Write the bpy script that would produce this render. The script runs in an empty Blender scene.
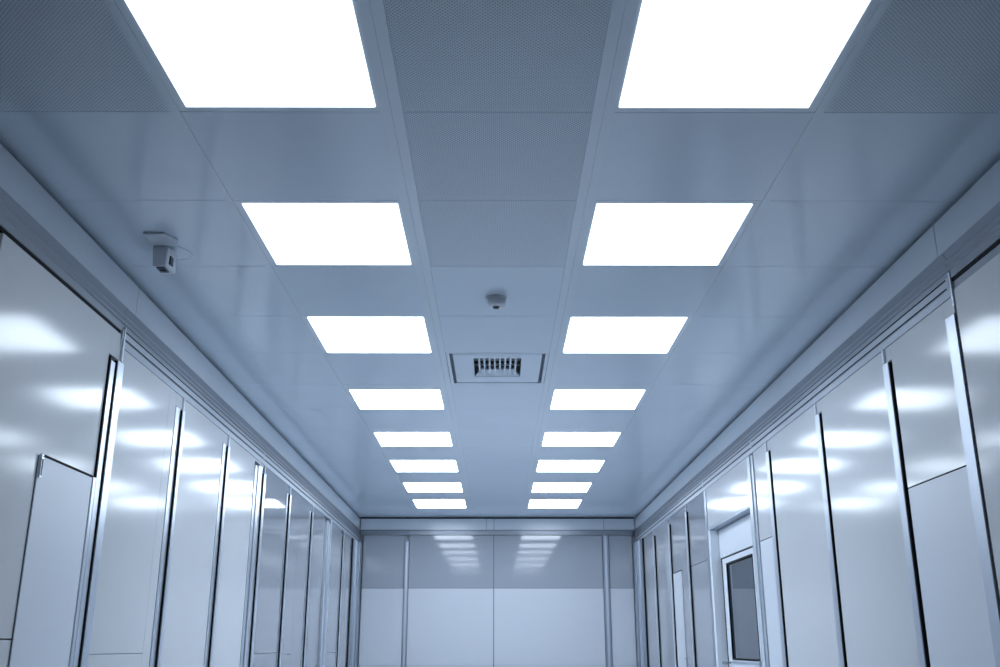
import bpy, bmesh, math
from mathutils import Vector

S = bpy.context.scene
COL = S.collection
CEIL = 2.95          # ceiling height
CAMZ = 1.5
YEND = 11.66         # far end wall
YFRONT = -4.0        # wall behind the camera

# ------------------------------------------------------------------ materials
def mat(name, color, rough=0.5, metal=0.0, spec=0.5, coat=0.0, coat_rough=0.05, noise=0.0, nscale=6.0, rnoise=0.0, bump=0.0):
    m = bpy.data.materials.new(name); m.use_nodes = True
    nt = m.node_tree; b = nt.nodes['Principled BSDF']
    b.inputs['Base Color'].default_value = (*color, 1)
    b.inputs['Roughness'].default_value = rough
    b.inputs['Metallic'].default_value = metal
    b.inputs['Specular IOR Level'].default_value = spec
    b.inputs['Coat Weight'].default_value = coat
    b.inputs['Coat Roughness'].default_value = coat_rough
    if noise or rnoise or bump:
        tc = nt.nodes.new('ShaderNodeTexCoord')
        n = nt.nodes.new('ShaderNodeTexNoise'); n.inputs['Scale'].default_value = nscale; n.inputs['Detail'].default_value = 4
        nt.links.new(tc.outputs['Object'], n.inputs['Vector'])
        if noise:
            r = nt.nodes.new('ShaderNodeMapRange')
            r.inputs['From Min'].default_value = .3; r.inputs['From Max'].default_value = .7
            r.inputs['To Min'].default_value = 1 - noise; r.inputs['To Max'].default_value = 1 + noise
            nt.links.new(n.outputs['Fac'], r.inputs['Value'])
            mx = nt.nodes.new('ShaderNodeVectorMath'); mx.operation = 'SCALE'
            mx.inputs[0].default_value = color
            nt.links.new(r.outputs['Result'], mx.inputs['Scale'])
            nt.links.new(mx.outputs['Vector'], b.inputs['Base Color'])
        if rnoise:
            r = nt.nodes.new('ShaderNodeMapRange')
            r.inputs['From Min'].default_value = .3; r.inputs['From Max'].default_value = .7
            r.inputs['To Min'].default_value = max(0.01, rough - rnoise); r.inputs['To Max'].default_value = rough + rnoise
            nt.links.new(n.outputs['Fac'], r.inputs['Value'])
            nt.links.new(r.outputs['Result'], b.inputs['Roughness'])
        if bump:
            bp = nt.nodes.new('ShaderNodeBump'); bp.inputs['Strength'].default_value = bump; bp.inputs['Distance'].default_value = .002
            nt.links.new(n.outputs['Fac'], bp.inputs['Height'])
            nt.links.new(bp.outputs['Normal'], b.inputs['Normal'])
    return m

M = {}
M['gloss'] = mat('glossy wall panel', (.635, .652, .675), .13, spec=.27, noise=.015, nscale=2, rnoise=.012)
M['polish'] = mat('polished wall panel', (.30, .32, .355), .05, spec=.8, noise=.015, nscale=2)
M['matte'] = mat('satin wall panel', (.68, .72, .78), .38, spec=.4, noise=.01, nscale=2)
M['endgloss'] = mat('glossy grey end pane', (.30, .328, .372), .055, spec=.55, noise=.015, nscale=2)
M['endmatte'] = mat('satin pale end panel', (.50, .525, .57), .42, spec=.35, noise=.01, nscale=2)
M['hatch'] = mat('white satin hatch', (.70, .745, .81), .36, spec=.4)
M['header'] = mat('painted header', (.56, .615, .68), .24, spec=.5, noise=.01)
M['rail'] = mat('anodised rail', (.25, .28, .325), .34, metal=.35, spec=.5)
M['lip'] = mat('track lip', (.42, .465, .53), .3, metal=.2)
M['alu'] = mat('brushed aluminium', (.72, .77, .84), .28, metal=.85, spec=.5)
M['pale'] = mat('pale painted metal', (.56, .60, .67), .38, metal=.7, spec=.5)
M['greyalu'] = mat('grey anodised aluminium', (.34, .39, .46), .33, metal=.7)
M['black'] = mat('black rubber and gap shade', (.004, .005, .008), .65, spec=.12)  # seals, and the painted shade in the gap above the fascias
M['dark'] = mat('dark recess', (.003, .004, .006), .7, spec=.2)
M['slot'] = mat('dark grey slot', (.10, .13, .17), .5, spec=.3)
M['white'] = mat('white plastic', (.68, .73, .80), .4, spec=.4)
M['doorwhite'] = mat('white door paint', (.76, .80, .86), .32, spec=.45)
M['glass'] = mat('tinted window glass', (.05, .065, .085), .03, spec=.6)
M['steel'] = mat('hardware steel', (.28, .31, .35), .3, metal=.9)
M['floor'] = mat('grey epoxy floor', (.70, .75, .81), .3, spec=.4, noise=.03, nscale=3)
M['floordark'] = mat('unseen dark floor dimming ceiling', (.10, .11, .125), .3, spec=.4, noise=.03, nscale=3)  # floor tone added out of view to dim the near ceiling
M['shell'] = mat('wall backing', (.30, .335, .38), .5, spec=.3)
M['bar'] = mat('ceiling grid bar', (.72, .80, .88), .16, spec=.8, metal=.05)
M['tile'] = mat('ceiling tile', (.70, .79, .885), .15, spec=.8, metal=.05, noise=.01, nscale=3)
M['lens'] = mat('dark lens', (.02, .02, .03), .1, spec=.6)

def perforated(name, base, hole, pitch, radius):
    m = bpy.data.materials.new(name); m.use_nodes = True
    nt = m.node_tree; b = nt.nodes['Principled BSDF']; N = nt.nodes.new; K = nt.links.new
    tc = N('ShaderNodeTexCoord')
    sc = N('ShaderNodeVectorMath'); sc.operation = 'SCALE'; sc.inputs['Scale'].default_value = 1 / pitch
    rot = N('ShaderNodeVectorRotate'); rot.rotation_type = 'Z_AXIS'; rot.inputs['Angle'].default_value = math.radians(45)
    fr = N('ShaderNodeVectorMath'); fr.operation = 'FRACTION'
    sub = N('ShaderNodeVectorMath'); sub.operation = 'SUBTRACT'; sub.inputs[1].default_value = (.5, .5, 0)
    flat = N('ShaderNodeVectorMath'); flat.operation = 'MULTIPLY'; flat.inputs[1].default_value = (1, 1, 0)
    ln = N('ShaderNodeVectorMath'); ln.operation = 'LENGTH'
    K(tc.outputs['Object'], sc.inputs[0]); K(sc.outputs['Vector'], rot.inputs['Vector'])
    K(rot.outputs['Vector'], fr.inputs[0]); K(fr.outputs['Vector'], sub.inputs[0])
    K(sub.outputs['Vector'], flat.inputs[0]); K(flat.outputs['Vector'], ln.inputs[0])
    st = N('ShaderNodeMapRange'); st.inputs['From Min'].default_value = radius - .06; st.inputs['From Max'].default_value = radius + .06
    st.inputs['To Min'].default_value = 1; st.inputs['To Max'].default_value = 0
    K(ln.outputs['Value'], st.inputs['Value'])
    mx = N('ShaderNodeMix'); mx.data_type = 'RGBA'
    mx.inputs['A'].default_value = (*base, 1); mx.inputs['B'].default_value = (*hole, 1)
    K(st.outputs['Result'], mx.inputs['Factor']); K(mx.outputs['Result'], b.inputs['Base Color'])
    b.inputs['Roughness'].default_value = .24
    return m
M['perf'] = perforated('perforated ceiling tile', (.74, .83, .92), (.38, .43, .50), .0085, .28)

def emitter(name, color, strength):
    m = bpy.data.materials.new(name); m.use_nodes = True
    nt = m.node_tree; nt.nodes.remove(nt.nodes['Principled BSDF'])
    e = nt.nodes.new('ShaderNodeEmission'); e.inputs['Color'].default_value = (*color, 1); e.inputs['Strength'].default_value = strength
    nt.links.new(e.outputs['Emission'], nt.nodes['Material Output'].inputs['Surface'])
    return m
LAMP_POWER = [2.8, 4.6, 11, 11.5, 12, 13, 15, 16]       # the lamps nearer the viewer run dimmer
for i, p in enumerate(LAMP_POWER): M['lamp%d' % i] = emitter('lit diffuser', (.75, .865, 1.0), p)

# ------------------------------------------------------------------ helpers
AL = (-1.452, -.0145)          # left wall plane  X = a + b*Y
AR = (1.533, .0080)            # right wall plane
def FL(s, n, z): return Vector((AL[0] + AL[1] * s + n, s, z))
def FR(s, n, z): return Vector((AR[0] + AR[1] * s - n, s, z))
def FE(s, n, z): return Vector((s, YEND - n, z))
def FW(x, y, z): return Vector((x, y, z))

class MB:
    def __init__(self, frame=FW): self.bm = bmesh.new(); self.f = frame; self.mi = 0
    def box(self, a0, a1, b0, b1, z0, z1, mi=0):
        v = [self.bm.verts.new(self.f(a, b, z)) for a in (a0, a1) for b in (b0, b1) for z in (z0, z1)]
        for q in ((0, 1, 3, 2), (4, 6, 7, 5), (0, 4, 5, 1), (2, 3, 7, 6), (0, 2, 6, 4), (1, 5, 7, 3)):
            self.bm.faces.new([v[i] for i in q]).material_index = mi
        return self
    def extrude(self, prof, s0, s1, mi=0):
        """closed (n,z) profile extruded along s"""
        A = [self.bm.verts.new(self.f(s0, n, z)) for n, z in prof]
        B = [self.bm.verts.new(self.f(s1, n, z)) for n, z in prof]
        k = len(prof)
        for i in range(k):
            j = (i + 1) % k
            self.bm.faces.new((A[i], A[j], B[j], B[i])).material_index = mi
        self.bm.faces.new(A).material_index = mi; self.bm.faces.new(B[::-1]).material_index = mi
        return self
    def prism(self, outline, z0, z1, mi=0):
        """(x,y) outline extruded in z through the frame"""
        A = [self.bm.verts.new(self.f(x, y, z0)) for x, y in outline]
        B = [self.bm.verts.new(self.f(x, y, z1)) for x, y in outline]
        k = len(outline)
        for i in range(k):
            j = (i + 1) % k
            self.bm.faces.new((A[i], A[j], B[j], B[i])).material_index = mi
        self.bm.faces.new(A).material_index = mi; self.bm.faces.new(B[::-1]).material_index = mi
        return self
    def lathe(self, c, prof, seg=32, mi=0):
        """(r, z) profile about a vertical axis through c"""
        rings = []
        for r, z in prof:
            if r == 0: rings.append([self.bm.verts.new(Vector(c) + Vector((0, 0, z)))])
            else: rings.append([self.bm.verts.new(Vector(c) + Vector((r * math.cos(2 * math.pi * i / seg), r * math.sin(2 * math.pi * i / seg), z))) for i in range(seg)])
        for A, B in zip(rings, rings[1:]):
            for i in range(seg):
                j = (i + 1) % seg
                if len(A) == 1: f = self.bm.faces.new((A[0], B[j], B[i]))
                elif len(B) == 1: f = self.bm.faces.new((A[i], A[j], B[0]))
                else: f = self.bm.faces.new((A[i], A[j], B[j], B[i]))
                f.material_index = mi; f.smooth = True
        return self
    def tube(self, pts, r, seg=10, mi=0):
        rings = []
        for i, p in enumerate(pts):
            p = Vector(p); a = Vector(pts[max(0, i - 1)]); b = Vector(pts[min(len(pts) - 1, i + 1)])
            t = (b - a).normalized(); u = t.orthogonal().normalized()
            if rings:
                u = (uprev - t * uprev.dot(t)).normalized()
            uprev = u; w = t.cross(u)
            rings.append([self.bm.verts.new(p + (u * math.cos(2 * math.pi * k / seg) + w * math.sin(2 * math.pi * k / seg)) * r) for k in range(seg)])
        for A, B in zip(rings, rings[1:]):
            for k in range(seg):
                f = self.bm.faces.new((A[k], A[(k + 1) % seg], B[(k + 1) % seg], B[k])); f.smooth = True
        self.bm.faces.new(rings[0][::-1]); self.bm.faces.new(rings[-1])
        return self
    def build(self, name, mats, parent=None, bevel=0.0):
        bm = self.bm
        bmesh.ops.recalc_face_normals(bm, faces=bm.faces)
        if bevel:
            bmesh.ops.bevel(bm, geom=[e for e in bm.edges if e.calc_face_angle(0) > .5], offset=bevel, segments=2, affect='EDGES', clamp_overlap=True)
        off = Vector((0, 0, 0))
        if parent is not None:
            p = parent
            while p is not None: off += p.location; p = p.parent
        else:
            lo = Vector([min(v.co[i] for v in bm.verts) for i in range(3)]); hi = Vector([max(v.co[i] for v in bm.verts) for i in range(3)])
            off = Vector(((lo.x + hi.x) / 2, (lo.y + hi.y) / 2, lo.z))
        for v in bm.verts: v.co -= off
        me = bpy.data.meshes.new(name); bm.to_mesh(me); bm.free()
        for m in (mats if isinstance(mats, (list, tuple)) else [mats]): me.materials.append(m)
        o = bpy.data.objects.new(name, me); COL.objects.link(o)
        if parent is not None: o.parent = parent
        else: o.location = off
        return o

def empty(name, loc):
    o = bpy.data.objects.new(name, None); o.empty_display_size = .1; COL.objects.link(o); o.location = loc
    return o
def tag(o, label=None, cat=None, group=None, kind=None):
    if label: o['label'] = label
    if cat: o['category'] = cat
    if group: o['group'] = group
    if kind: o['kind'] = kind
    return o
def struct(o, label, cat): return tag(o, label, cat, kind='structure')

# ------------------------------------------------------------------ shell
struct(MB().box(-2.2, 2.2, YFRONT - .1, 4.0, -.1, 0, 0).box(-2.2, 2.2, 4.0, YEND + .2, -.1, 0, 1).build('floor', [M['floordark'], M['floor']]), 'smooth grey floor of the long clean corridor room', 'floor')  # unseen near part darkened so less light bounces up to the ceiling
struct(MB(FL).box(YFRONT, YEND + .1, -.16, -.036, 0, 3.1).build('wall_left', M['shell']), 'left wall backing behind the row of glossy panels', 'wall')
struct(MB(FR).box(YFRONT, YEND + .1, -.30, -.12, 0, 3.1).box(YFRONT, 6.04, -.12, -.036, 0, 3.1).box(7.44, YEND + .1, -.12, -.036, 0, 3.1).box(6.04, 7.44, -.12, -.036, 2.345, 3.1).build('wall_right', M['shell']), 'right wall backing behind panels and the door recess', 'wall')
struct(MB(FE).box(-1.9, 1.9, -.16, -.036, 0, 3.1).build('wall_back', M['shell']), 'far end wall backing behind the grey and white panels', 'wall')
struct(MB().box(-1.9, 1.9, YFRONT - .12, YFRONT, 0, 3.1).build('wall_front', M['shell']), 'plain wall behind the viewer', 'wall')

# ------------------------------------------------------------------ ceiling: tiles, grid bars, openings for the lights
NEAR = [1.875, 3.071, 4.293, 5.643, 6.863, 7.963, 9.13, 10.23]
FAR = [2.437, 3.634, 4.860, 6.125, 7.345, 8.494, 9.692, 10.834]
ROWS = [YFRONT, -3.4, -2.8, -2.2, -1.6, -1.0, -.55, .05, .65, 1.25, 1.845, 2.465, 3.046, 3.655, 4.272, 4.868, 5.515, 6.135, 6.742, 7.37, 7.9, 8.505, 9.075, 9.702, 10.18, 10.85, 11.28, YEND + .03]
LIGHT_CELL = {ROWS[i]: k for k, i in enumerate((10, 12, 14, 16, 18, 20, 22, 24))}
VENT_Y = (4.868, 5.515)
g = .0012
c = MB()
T0, T1 = CEIL, CEIL + .02
for y0, y1 in zip(ROWS, ROWS[1:]):
    for sx in (-1, 1):
        xs = sorted((sx * .9304, sx * 1.78))
        c.box(xs[0], xs[1], y0 + g, y1 - g, T0, T1, 2 if (y0 < 2.4) else 0)          # outer field
        xs = sorted((sx * .9046, sx * .3354))
        if y0 not in LIGHT_CELL: c.box(xs[0], xs[1], y0 + g, y1 - g, T0, T1, 0)
    if not (abs(y0 - VENT_Y[0]) < .01):
        c.box(-.2696, .2696, y0 + g, y1 - g, T0, T1, 2 if y0 < 3.6 else 0)
for sx in (-1, 1):
    for a, b in ((.905, .930), (.3028, .335), (.270, .3022)):
        xs = sorted((sx * a, sx * b)); c.box(xs[0], xs[1], YFRONT, YEND + .03, T0 - .0012, T1, 1)
for a, b_, p, q in ((-1.9, 1.9, YFRONT, VENT_Y[0]), (-1.9, 1.9, VENT_Y[1], YEND + .05), (-1.9, -.27, *VENT_Y), (.27, 1.9, *VENT_Y)):
    c.box(a, b_, p, q, CEIL + .0215, CEIL + .03, 3)
c.box(-.3, .3, VENT_Y[0] - .02, VENT_Y[1] + .02, CEIL + .125, CEIL + .14, 3)
struct(c.build('ceiling', [M['tile'], M['bar'], M['perf'], M['slot']]), 'blue grey metal tile ceiling with thin grid bars', 'ceiling')

# ------------------------------------------------------------------ lights
ORD = ['cut by the top edge', 'second from the top edge', 'third from the top edge', 'beside the square air vent',
       'just past the air vent', 'third from the far end wall', 'second from the far end wall', 'closest to the far end wall']
def lamp(x0, x1, y0, y1, cy0, cy1, label, row):
    r = empty('ceiling_light', ((x0 + x1) / 2, (y0 + y1) / 2, CEIL - .012))
    tag(r, label, 'ceiling light', 'square ceiling lights in two rows')
    sx = -1 if x0 < 0 else 1
    fx0, fx1 = sorted((sx * .9046, sx * .3354))
    f = MB()
    f.box(fx0, fx1, cy0 + g, y0, CEIL, CEIL + .02); f.box(fx0, fx1, y1, cy1 - g, CEIL, CEIL + .02)
    f.box(fx0, x0, y0, y1, CEIL, CEIL + .02); f.box(x1, fx1, y0, y1, CEIL, CEIL + .02)
    f.build('frame', M['bar'], r)
    d = MB(); e = .0015; i = .007
    lo = [(x0 + e, y0 + e), (x1 - e, y0 + e), (x1 - e, y1 - e), (x0 + e, y1 - e)]
    d.box(x0 + e, x1 - e, y0 + e, y1 - e, CEIL - .0025, CEIL + .012)
    d.build('diffuser', M['lamp%d' % row], r)
    return r
for k in range(8):
    i = (10, 12, 14, 16, 18, 20, 22, 24)[k]
    for nm, x0, x1 in (('left', -.8795, -.344), ('right', .3415, .879)):
        lamp(x0, x1, NEAR[k], FAR[k], ROWS[i], ROWS[i + 1], 'square white light panel in the %s ceiling row, %s' % (nm, ORD[k]), k)

# ------------------------------------------------------------------ ceiling vent
v = empty('ceiling_vent', (0, 5.19, CEIL - .004)); tag(v, 'square ceiling air vent with a dark grille between the two light rows', 'air vent')
y0, y1 = VENT_Y[0] + g, VENT_Y[1] - g
f = MB(); X = .268; ix = .252; iy0, iy1 = 4.885, 5.482
f.box(-X, -ix, y0, y1, CEIL, CEIL + .03).box(ix, X, y0, y1, CEIL, CEIL + .03).box(-ix, ix, y0, iy0, CEIL, CEIL + .03).box(-ix, ix, iy1, y1, CEIL, CEIL + .03)
f.build('frame', M['bar'], v)
MB().box(-ix, -.128, iy0, iy1, CEIL + .016, CEIL + .03).box(.128, ix, iy0, iy1, CEIL + .016, CEIL + .03).box(-.128, .128, iy0, 4.964, CEIL + .016, CEIL + .03).box(-.128, .128, 5.336, iy1, CEIL + .016, CEIL + .03).build('groove', M['slot'], v)
p = MB(); px = .233; py0, py1 = iy0 + .002, iy1 - .024; ox = .127; oy0, oy1 = 4.965, 5.335
p.box(-px, -ox, py0, py1, CEIL - .002, CEIL + .014).box(ox, px, py0, py1, CEIL - .002, CEIL + .014)
p.box(-ox, ox, py0, oy0, CEIL - .002, CEIL + .014).box(-ox, ox, oy1, py1, CEIL - .002, CEIL + .014)
p.build('face_plate', M['tile'], v)
n = MB()
n.box(-ox, -ox + .003, oy0, oy1, CEIL + .03, CEIL + .12).box(ox - .003, ox, oy0, oy1, CEIL + .03, CEIL + .12)
n.box(-ox, ox, oy0, oy1, CEIL + .115, CEIL + .12)
n.build('duct', M['dark'], v)
s = MB()      # sloped reveal at the far side of the opening
A = [s.bm.verts.new(q) for q in ((-ox, oy1, CEIL), (ox, oy1, CEIL), (ox - .035, oy1 - .045, CEIL + .03), (-ox + .035, oy1 - .045, CEIL + .03),
                                 (-ox, oy1, CEIL + .014), (ox, oy1, CEIL + .014), (ox - .035, oy1 - .045, CEIL + .04), (-ox + .035, oy1 - .045, CEIL + .04))]
for q in ((0, 1, 2, 3), (4, 7, 6, 5), (0, 4, 5, 1), (1, 5, 6, 2), (2, 6, 7, 3), (3, 7, 4, 0)): s.bm.faces.new([A[i] for i in q])
s.build('reveal', M['bar'], v)
for k in range(8):
    x = -.098 + k * .028
    MB().box(x - .0045, x + .0045, oy0 + .001, oy1 - .05, CEIL + .004, CEIL + .028).build('louver', M['bar'], v, bevel=.001)
for y in (5.11, 5.21):
    MB().box(-ox + .004, ox - .004, y - .004, y + .004, CEIL + .030, CEIL + .04).build('cross_bar', M['bar'], v)

# ------------------------------------------------------------------ smoke detector
d = empty('smoke_detector', (-.006, 4.03, CEIL)); tag(d, 'small round white smoke detector on the ceiling in front of the air vent', 'smoke detector')
MB().lathe((-.006, 4.03, CEIL), [(0, 0), (.046, 0), (.046, -.008), (.043, -.010)], 40).build('base', M['white'], d)
MB().lathe((-.006, 4.03, CEIL), [(.041, -.010), (.042, -.030), (.037, -.038), (.022, -.041), (0, -.041)], 40).build('housing', M['white'], d)
MB().lathe((-.006, 4.03, CEIL), [(0, -.0405), (.015, -.0405), (.015, -.046), (.010, -.048), (0, -.048)], 24).build('sensor', M['lens'], d)

# ------------------------------------------------------------------ box sensor on the left ceiling
b = empty('wall_sensor', (-1.262, 3.40, CEIL)); b.name = 'ceiling_sensor'
tag(b, 'small white box sensor hanging from the ceiling near the left wall', 'sensor')
MB().prism([(-1.302, 3.315), (-1.225, 3.315), (-1.195, 3.375), (-1.212, 3.43), (-1.302, 3.43)], CEIL - .009, CEIL).build('mounting_plate', M['white'], b, bevel=.0012)
bx = MB()
x0, x1, ya, yb = -1.300, -1.247, 3.425, 3.505
pts = [(-1.302, ya, CEIL - .009), (-1.245, ya, CEIL - .009), (-1.236, yb, CEIL - .009), (-1.293, yb, CEIL - .009),
       (-1.297, ya + .002, CEIL - .088), (-1.248, ya + .002, CEIL - .088), (-1.232, yb, CEIL - .092), (-1.285, yb, CEIL - .092)]
A = [bx.bm.verts.new(q) for q in pts]
for q in ((0, 1, 2, 3), (4, 7, 6, 5), (0, 4, 5, 1), (1, 5, 6, 2), (2, 6, 7, 3), (3, 7, 4, 0)): bx.bm.faces.new([A[i] for i in q])
bo = bx.build('housing', M['white'], b, bevel=.003)
MB().box(-1.286, -1.252, 3.437, 3.49, CEIL - .0935, CEIL - .0895).build('sensor_window', M['slot'], b, bevel=.001)
MB().lathe((-1.268, 3.465, CEIL - .0935), [(0, 0), (.011, 0), (.011, -.004), (.006, -.006), (0, -.006)], 20).build('lens', M['lens'], b)
MB().box(-1.2445, -1.2365, 3.447, 3.478, CEIL - .075, CEIL - .04).build('side_slot', M['lens'], b, bevel=.001)
loop = [(-1.222, 3.425, CEIL - .006), (-1.20, 3.43, CEIL - .012), (-1.178, 3.46, CEIL - .016), (-1.175, 3.50, CEIL - .016), (-1.195, 3.525, CEIL - .02), (-1.225, 3.515, CEIL - .03), (-1.238, 3.50, CEIL - .035)]
MB().tube(loop, .0014, 8).build('cable', M['tile'], b)

# ------------------------------------------------------------------ headers (fascia above the tracks) and tracks
def header(F, s0, s1, joints, name, label):
    m = MB(F); cuts = [s0] + joints + [s1]
    for a, b_ in zip(cuts, cuts[1:]): m.box(a + .002, b_ - .002, -.034, .006, 2.803, CEIL - .020, 0)
    m.box(s0, s1, -.034, -.024, CEIL - .020, CEIL - .001, 1)  # black backing paints the shade into the gap under the ceiling
    for j in joints: m.box(j - .0019, j + .0019, -.034, .003, 2.804, CEIL - .021, 1)
    struct(m.build(name, [M['header'], M['black']]), label, 'trim')
header(FL, YFRONT, YEND - .006, [2.0, 3.85, 7.6], 'trim_1', 'painted fascia band along the top of the left wall')
header(FR, YFRONT, YEND - .006, [3.20, 6.9, 9.6], 'trim_2', 'painted fascia band along the top of the right wall')
header(FE, -1.61, 1.615, [-.13, -.04, 1.253], 'trim_3', 'painted fascia band along the top of the far end wall')
PROF = [(-.03, 2.80), (.014, 2.80), (.014, 2.796), (-.004, 2.772), (-.004, 2.768), (.010, 2.766), (.010, 2.760), (-.003, 2.744), (.011, 2.741), (.011, 2.734), (.003, 2.730),
        (.003, 2.7135), (-.03, 2.7135)]
LIP = [(-.03, 2.713), (.006, 2.712), (.006, 2.672), (.0025, 2.670), (.0025, 2.643), (-.03, 2.643)]
PROF_NEAR = PROF[:10] + [(.003, 2.730), (.003, 2.702), (-.03, 2.702)]
def track(F, s0, s1, near, cuts, name, label):
    m = MB(F); cc = [s0, near] + cuts + [s1]
    for a, b_ in zip(cc, cc[1:]):
        if b_ == near:
            m.extrude(PROF_NEAR, a + .001, b_ - .001, 0)
            m.box(a + .01, b_ - .01, -.02, -.001, 2.690, 2.7015, 1)
            continue
        m.extrude(PROF, a + .001, b_ - .001, 0); m.extrude(LIP, a + .001, b_ - .001, 2)
        m.box(a + .02, b_ - .02, .0062, .0072, 2.704, 2.7095, 1)      # rubber lines
        m.box(a + .02, b_ - .02, .0062, .0072, 2.6725, 2.678, 1)
    struct(m.build(name, [M['rail'], M['black'], M['lip']]), label, 'trim')
track(FL, YFRONT, YEND - .045, 3.735, [6.40], 'trim_4', 'grooved metal track under the left wall fascia')
track(FR, YFRONT, YEND - .045, 3.150, [6.0, 7.56], 'trim_5', 'grooved metal track under the right wall fascia')
m = MB(FE).extrude([(-.03, 2.80), (.022, 2.80), (.022, 2.792), (.004, 2.788), (.004, 2.755), (.014, 2.752), (.014, 2.742), (-.03, 2.742)], -1.60, 1.60)
struct(m.build('trim_6', M['rail']), 'slim metal rail under the far end wall fascia', 'trim')

# ------------------------------------------------------------------ side wall panels
PT = 2.641       # panel top
def panel(F, s0, s1, label, tier=None, group=None, faces=None, top=PT, bottom=.09, mats=None, head=None, head_z=2.583):
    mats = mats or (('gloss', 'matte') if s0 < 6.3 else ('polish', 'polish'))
    mid = F((s0 + s1) / 2, 0, 0)
    r = empty('cladding_panel', mid); tag(r, label, 'wall panel', group)
    if faces:
        m = MB(F)
        for a, b_, z0, z1 in faces: m.box(a, b_, -.03, 0, z0, z1)
        if head: m.box(head[0], head[1], -.03, 0, head_z, top)
        m.build('face', M[mats[0]], r)
    elif tier:
        u = MB(F).box(s0, s1, -.03, 0, tier + .0025, top)
        if head: u.box(head[0], head[1], -.03, 0, head_z, top)
        u.build('upper_face', M[mats[0]], r)
        lo = MB(F).box(s0, s1, -.03, 0, bottom, tier - .0025).build('lower_face', M[mats[1]], r, bevel=.001)
        MB(F).box(s0, s1, -.03, -.004, tier - .0025, tier + .0025).build('joint_seal', M['black'], r)
    else:
        u = MB(F).box(s0, s1, -.03, 0, bottom, top)
        if head: u.box(head[0], head[1], -.03, 0, head_z, top)
        u.build('face', M[mats[0]], r)
    return r
def fin(F, r, s0, s1, gask='near', n=.010, top=2.58, z0=.09, m='alu', rod=True, gn=.008, bottom=None):
    if s0 > 6.4: gn, n = .012, max(n, .014)
    elif F is FL: gn, n = .010, .012
    else: gn, n = .006, .0075
    """proud vertical profile with a black seal on its camera side"""
    gw = .009
    if gask == 'near':
        MB(F).box(s0, s0 + gw, -.03, gn, z0, top - .004).build('seal', M['black'], r)
        a = s0 + gw
    else: a = s0
    MB(F).box(a, s1, -.03, n, z0, top).build('edge_profile', M[m], r, bevel=.0015)
    if rod:
        c0 = s1 - .02
        MB(F).box(c0 - .006, c0 + .006, .0005, .010, top + .004, 2.641 if top < 2.69 and c0 > 3.78 else 2.725 if F is FL else 2.641).build('edge_rod', M['alu'], r, bevel=.001)
def strip(F, r, s0, s1, n=.003, top=2.58, m='alu', z0=.09):
    MB(F).box(s0, s1, -.03, n, z0, top).build('edge_strip', M[m], r, bevel=.001)

GL = 'panels of the left wall'; GR = 'panels of the right wall'
# left wall, near to far
r = panel(FL, 2.725, 3.625, 'large glossy grey panel at the left edge, behind the white hatch', group=GL, top=2.688, head=(3.6395, 3.798),
          faces=[(2.725, 3.625, 1.522, 2.688), (3.6252, 3.639, 2.101, 2.688), (2.725, 3.625, .09, 1.518)])
strip(FL, r, 3.655, 3.70, .006, 2.56, 'alu')
MB(FL).box(3.641, 3.652, -.03, .007, 2.10, 2.575).build('seal', M['black'], r)
MB(FL).box(3.628, 3.652, -.03, .006, .09, 2.098).build('edge_strip', M['alu'], r)
fin(FL, r, 3.703, 3.775, top=2.575, rod=True)
r = panel(FL, 3.80, 4.505, 'glossy grey left wall panel just past the white hatch', group=GL, head=(4.506, 4.643),
          faces=[(3.80, 4.404, 1.472, PT), (3.80, 4.404, .09, 1.470), (4.4055, 4.505, .09, PT)])
strip(FL, r, 4.508, 4.575); fin(FL, r, 4.577, 4.625)
r = panel(FL, 4.645, 5.385, 'second glossy left wall panel past the white hatch', group=GL, head=(5.3855, 5.528))
strip(FL, r, 5.388, 5.455); fin(FL, r, 5.457, 5.510)
r = panel(FL, 5.53, 6.185, 'third glossy left wall panel past the hatch, ending at a triple post', group=GL, head=(6.1855, 6.498), head_z=2.645 - .02)
strip(FL, r, 6.19, 6.25, .004, 2.60); strip(FL, r, 6.256, 6.31, .010, 2.61); strip(FL, r, 6.316, 6.40, .004, 2.62); fin(FL, r, 6.402, 6.475, top=2.585)
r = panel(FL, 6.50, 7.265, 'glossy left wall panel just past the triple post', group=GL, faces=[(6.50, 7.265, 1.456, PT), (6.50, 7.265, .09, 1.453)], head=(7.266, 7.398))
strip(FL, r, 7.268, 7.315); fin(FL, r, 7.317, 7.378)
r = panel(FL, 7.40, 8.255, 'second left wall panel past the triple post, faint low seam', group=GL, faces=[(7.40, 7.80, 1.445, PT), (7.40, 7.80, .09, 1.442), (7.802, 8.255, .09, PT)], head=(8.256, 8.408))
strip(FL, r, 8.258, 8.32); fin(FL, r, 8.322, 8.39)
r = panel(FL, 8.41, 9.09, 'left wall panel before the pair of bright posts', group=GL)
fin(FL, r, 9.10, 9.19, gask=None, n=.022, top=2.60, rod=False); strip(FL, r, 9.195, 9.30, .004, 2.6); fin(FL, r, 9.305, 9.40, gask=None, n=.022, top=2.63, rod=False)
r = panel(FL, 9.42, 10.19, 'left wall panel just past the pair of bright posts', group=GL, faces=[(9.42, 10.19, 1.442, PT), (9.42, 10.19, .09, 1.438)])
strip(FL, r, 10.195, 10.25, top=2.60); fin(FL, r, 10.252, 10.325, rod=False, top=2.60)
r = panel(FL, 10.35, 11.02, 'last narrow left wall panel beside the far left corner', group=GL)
MB(FL).box(11.025, 11.06, -.03, .012, .09, 2.64).build('seal', M['black'], r)

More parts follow.
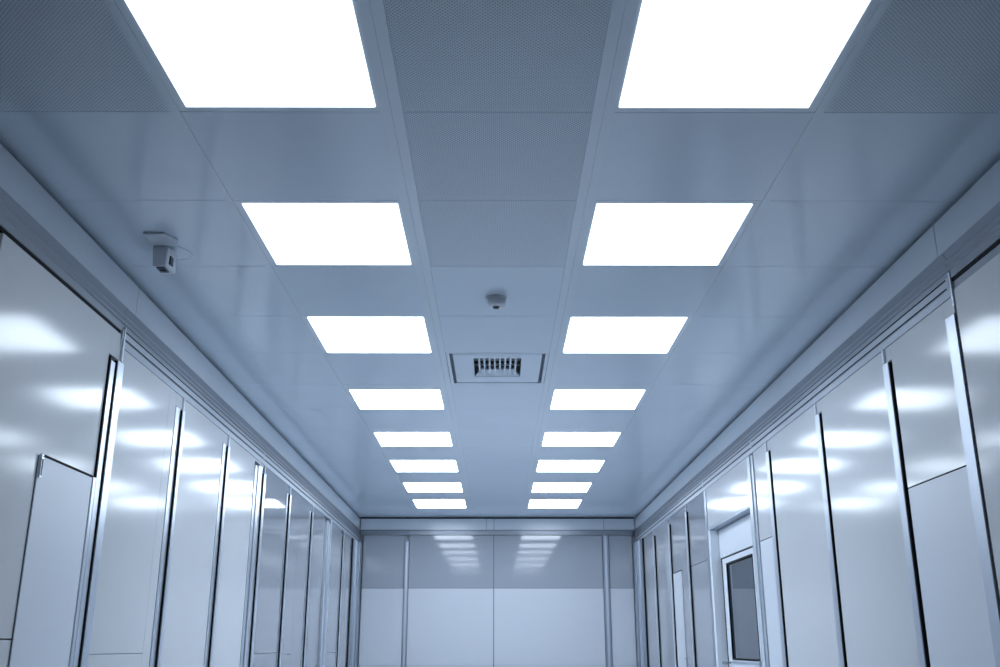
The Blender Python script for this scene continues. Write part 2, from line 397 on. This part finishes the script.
# white hatch on the left wall
h = empty('access_hatch', FL(3.40, 0, .35)); tag(h, 'white satin access hatch door low on the left wall by the first post', 'hatch door')
MB(FL).box(3.168, 3.618, .0012, .0045, .35, 2.094).build('door_leaf', M['hatch'], h, bevel=.0015)
MB(FL).box(3.185, 3.622, .0012, .004, 2.0955, 2.103).build('seal', M['black'], h)
MB(FL).box(3.1635, 3.1665, .0012, .003, .35, 2.094).build('side_seal', M['slot'], h)
hg = MB(FL).box(3.172, 3.192, .0047, .010, 2.022, 2.092).build('hinge', M['alu'], h, bevel=.002)
MB(FL).box(3.179, 3.186, .0102, .0112, 2.03, 2.084).build('hinge_slot', M['slot'], hg)
MB(FL).box(3.168, 3.188, .0047, .011, 2.0935, 2.099).build('hinge_cap', M['alu'], h, bevel=.001)

# right wall, near to far
r = panel(FR, 2.20, 3.134, 'large glossy panel cut by the right edge of the picture', group=GR, top=2.66)
MB(FR).box(2.20, 3.134, -.03, -.003, 2.662, 2.689).build('top_shade', M['rail'], r)  # dark grey strip painting the reflected shadow above this panel
MB(FR).box(3.136, 3.1475, -.03, -.004, .09, 2.60).build('seal', M['black'], r)
MB(FR).box(3.136, 3.1475, -.03, .006, 2.602, 2.725).build('edge_rod', M['pale'], r)
r = panel(FR, 3.222, 3.722, 'two-tone right wall panel with a matte white lower half, nearest the viewer', tier=2.072, group=GR, head=(3.149, 3.2215))
strip(FR, r, 3.150, 3.219, .004, 2.58, 'pale')
r = panel(FR, 3.815, 4.625, 'tall glossy right wall panel beside the near two-tone panel', group=GR, head=(3.7235, 3.8145))
fin(FR, r, 3.738, 3.805, m='pale')
r = panel(FR, 4.725, 5.585, 'second tall glossy right wall panel, between two black-edged posts', group=GR, head=(4.6265, 4.7245))
fin(FR, r, 4.640, 4.712, m='pale')
r = panel(FR, 5.69, 5.985, 'narrow two-tone panel beside the door with a white lower part', tier=2.10, group=GR, head=(5.5865, 5.6895))
fin(FR, r, 5.60, 5.675, m='pale')
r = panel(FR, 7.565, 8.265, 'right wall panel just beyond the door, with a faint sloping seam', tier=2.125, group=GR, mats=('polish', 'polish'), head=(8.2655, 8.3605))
r = panel(FR, 8.362, 9.165, 'right wall panel holding a tall white hatch beyond the door', group=GR, head=(9.1655, 9.2705))
fin(FR, r, 8.275, 8.345, m='pale')
r = panel(FR, 9.272, 10.135, 'glossy right wall panel second from the far right corner', group=GR, head=(10.136, 10.249))
fin(FR, r, 9.175, 9.255, m='pale')
r = panel(FR, 10.25, 11.02, 'last right wall panel beside the far right corner', group=GR)
fin(FR, r, 10.15, 10.235, m='pale')
MB(FR).box(11.025, 11.06, -.03, .012, .09, 2.64).build('seal', M['black'], r)

h = empty('access_hatch', FR(8.9, 0, .35)); tag(h, 'tall white hatch far along the right wall past the door', 'hatch door')
MB(FR).box(8.70, 9.125, .0012, .008, .35, 2.122).build('door_leaf', M['endmatte'], h, bevel=.001)
MB(FR).box(8.70, 9.125, .0012, .005, 2.1235, 2.131).build('seal', M['black'], h)
MB(FR).box(8.66, 8.70, .0082, .018, 1.395, 1.405).build('latch', M['steel'], h)

# ------------------------------------------------------------------ door in its recess
D0, D1, DT = 6.13, 7.415, 2.325          # opening
RC = -.058                               # depth of the door plane
po = empty('trim_7', FR(6.8, 0, 0)); struct(po, 'portal lining and tall jamb posts around the recessed door', 'door portal')
MB(FR).box(5.990, 6.042, -.03, .006, .09, 2.63).build('jamb_strip', M['lip'], po, bevel=.001)
MB(FR).box(6.044, 6.126, -.10, .012, .09, 2.635).build('jamb_post', M['header'], po, bevel=.0015)
MB(FR).box(6.128, 6.270, -.10, RC + .004, .09, DT - .002).build('inner_frame', M['doorwhite'], po, bevel=.001)
MB(FR).box(D1, 7.485, -.10, .003, .09, DT).build('far_jamb', M['doorwhite'], po, bevel=.001)
MB(FR).box(7.487, 7.555, -.03, .004, .09, 2.64).build('far_post', M['greyalu'], po, bevel=.001)
MB(FR).box(6.128, 7.485, -.10, .004, DT + .001, DT + .018).build('soffit', M['greyalu'], po, bevel=.001)
r = panel(FR, 6.130, 7.484, 'wide glossy panel directly above the recessed door', group=GR, bottom=DT + .021, top=PT, mats=('gloss', 'matte'))
do = empty('door_1', FR(6.8, RC, 0)); struct(do, 'white door with a tall dark window set in the right wall', 'door')
MB(FR).box(6.274, D1 - .006, -.10, RC, 2.117, DT - .004).build('transom', M['doorwhite'], do, bevel=.0015)
MB(FR).box(6.274, D1 - .006, -.10, RC - .006, 2.108, 2.116).build('gap_seal', M['black'], do)
MB(FR).box(7.345, D1 - .006, -.10, RC - .008, .02, 2.107).build('side_seal', M['dark'], do)
LF0, LF1, LT = 6.285, 7.340, 2.105
G0, G1, GB, GT = 6.425, 7.215, 1.408, 2.068
lf = MB(FR).box(LF0, G0, -.10, RC, .02, LT).box(G1, LF1, -.10, RC, .02, LT).box(G0, G1, -.10, RC, GT, LT).box(G0, G1, -.10, RC, .02, GB).build('leaf', M['doorwhite'], do)
gl = MB(FR).box(G0 + .013, G1 - .013, -.085, RC - .010, GB + .013, GT - .013).build('window_pane', M['glass'], do)
gk = MB(FR)
for a, b_, z0, z1 in ((G0 + .0005, G0 + .0125, GB, GT), (G1 - .0125, G1 - .0005, GB, GT), (G0 + .0125, G1 - .0125, GB, GB + .0125), (G0 + .0125, G1 - .0125, GT - .0125, GT)):
    gk.box(a, b_, -.09, RC + .002, z0, z1)
gk.build('window_gasket', M['black'], do)
MB(FR).box(G0 - .02, G1 + .02, RC + .0003, RC + .006, GB - .022, GB - .008).build('sill_bead', M['pale'], do, bevel=.001)
for z0, z1 in ((1.985, 2.085), (1.70, 1.76), (1.44, 1.52)):
    hh = MB(FR).box(6.305, 6.335, RC + .0005, RC + .010, z0, z1).build('hinge', M['pale'], do, bevel=.0015)
    for q in ((.2, .8) if z1 - z0 > .09 else (.1, .5, .9)):
        zc = z0 + (z1 - z0) * q
        MB(FR).box(6.314, 6.326, RC + .0102, RC + .012, zc - .007, zc + .007).build('screw', M['lens'], hh)
ha = MB(FR).box(7.265, 7.305, RC + .0005, RC + .045, 1.382, 1.396).box(7.12, 7.305, RC + .045, RC + .058, 1.380, 1.398).build('handle', M['steel'], do, bevel=.002)
MB(FR).box(6.31, 6.345, RC + .0005, RC + .03, 1.375, 1.415).build('door_catch', M['steel'], do, bevel=.002)

# ------------------------------------------------------------------ far end wall
GE = 'panels of the far end wall'
def endpanel(x0, x1, label):
    r = empty('cladding_panel', (( x0 + x1) / 2, YEND, 0)); tag(r, label, 'wall panel', GE)
    MB(FE).box(x0, x1, -.03, 0, 2.139, 2.738).build('upper_pane', M['endgloss'], r, bevel=.001)
    MB(FE).box(x0, x1, -.03, .001, .09, 1.290).box(x0, x1, -.03, .001, 1.294, 2.134).build('lower_board', M['endmatte'], r)
    MB(FE).box(x0, x1, -.03, -.003, 2.134, 2.139).build('joint_seal', M['slot'], r)
    return r
endpanel(-1.565, -1.082, 'narrow far end panel in the left corner, dark grey above white')
r = endpanel(-1.026, -.046, 'wide left centre panel of the far end wall')
MB(FE).box(-.0455, -.0365, -.03, -.002, .09, 2.738).build('centre_seam', M['slot'], r)
endpanel(-.036, 1.226, 'wide right centre panel of the far end wall')
endpanel(1.304, 1.575, 'narrow far end panel in the right corner, dark grey above white')
for x0, x1, zt, lab in ((-1.078, -1.030, 2.67, 'slim pale vertical post left of centre on the far end wall'), (1.232, 1.298, 2.74, 'slim pale vertical post right of centre on the far end wall')):
    o = empty('post', ((x0 + x1) / 2, YEND, 0)); tag(o, lab, 'post', 'slim posts on the far end wall')
    MB(FE).box(x0, x1, -.03, .018, .09, zt).build('post_body', M['greyalu'], o, bevel=.002)
    xm = (x0 + x1) / 2
    MB(FE).box(xm - .012, xm + .012, .0185, .024, .09, zt - .01).build('cover_strip', M['pale'], o, bevel=.001)
for sx, lab in ((-1, 'stepped metal corner post in the far left corner'), (1, 'stepped metal corner post in the far right corner')):
    F = FL if sx < 0 else FR
    o = empty('corner_post', F(11.35, 0, 0)); tag(o, lab, 'post', 'far corner posts')
    MB(F).box(11.10, 11.28, -.03, .012, .09, 2.64).build('outer_strip', M['greyalu'], o, bevel=.001)
    MB(F).box(11.285, 11.45, -.03, .030, .09, 2.64).build('post_body', M['alu'], o, bevel=.002)
    MB(F).box(11.455, 11.625, -.03, .045, .09, 2.64).build('inner_strip', M['greyalu'], o, bevel=.001)

# ------------------------------------------------------------------ baseboards
struct(MB(FL).box(YFRONT, 11.62, -.034, .004, 0, .088).build('baseboard_left', M['rail']), 'low metal baseboard along the left wall', 'baseboard')
struct(MB(FR).box(YFRONT, 6.14, -.034, .004, 0, .088).box(7.5, 11.62, -.034, .004, 0, .088).build('baseboard_right', M['rail']), 'low metal baseboard along the right wall', 'baseboard')
struct(MB(FE).box(-1.55, 1.56, -.034, .004, 0, .088).build('baseboard_back', M['rail']), 'low metal baseboard along the far end wall', 'baseboard')

# ------------------------------------------------------------------ world, camera, view
w = bpy.data.worlds.new('World'); S.world = w; w.use_nodes = True
w.node_tree.nodes['Background'].inputs['Color'].default_value = (.05, .06, .08, 1)
w.node_tree.nodes['Background'].inputs['Strength'].default_value = .2
cam = bpy.data.cameras.new('camera'); co = bpy.data.objects.new('camera', cam); COL.objects.link(co)
cam.sensor_width = 36; cam.lens = 978.45 * 36 / 1000; cam.clip_start = .02
co.location = (0, 0, CAMZ)
co.rotation_euler = (math.radians(90) + .30925, 0, -.00271)
S.camera = co
vs = S.view_settings
vs.view_transform = 'Standard'; vs.look = 'None'; vs.gamma = 1; vs.exposure = 0; vs.use_curve_mapping = False
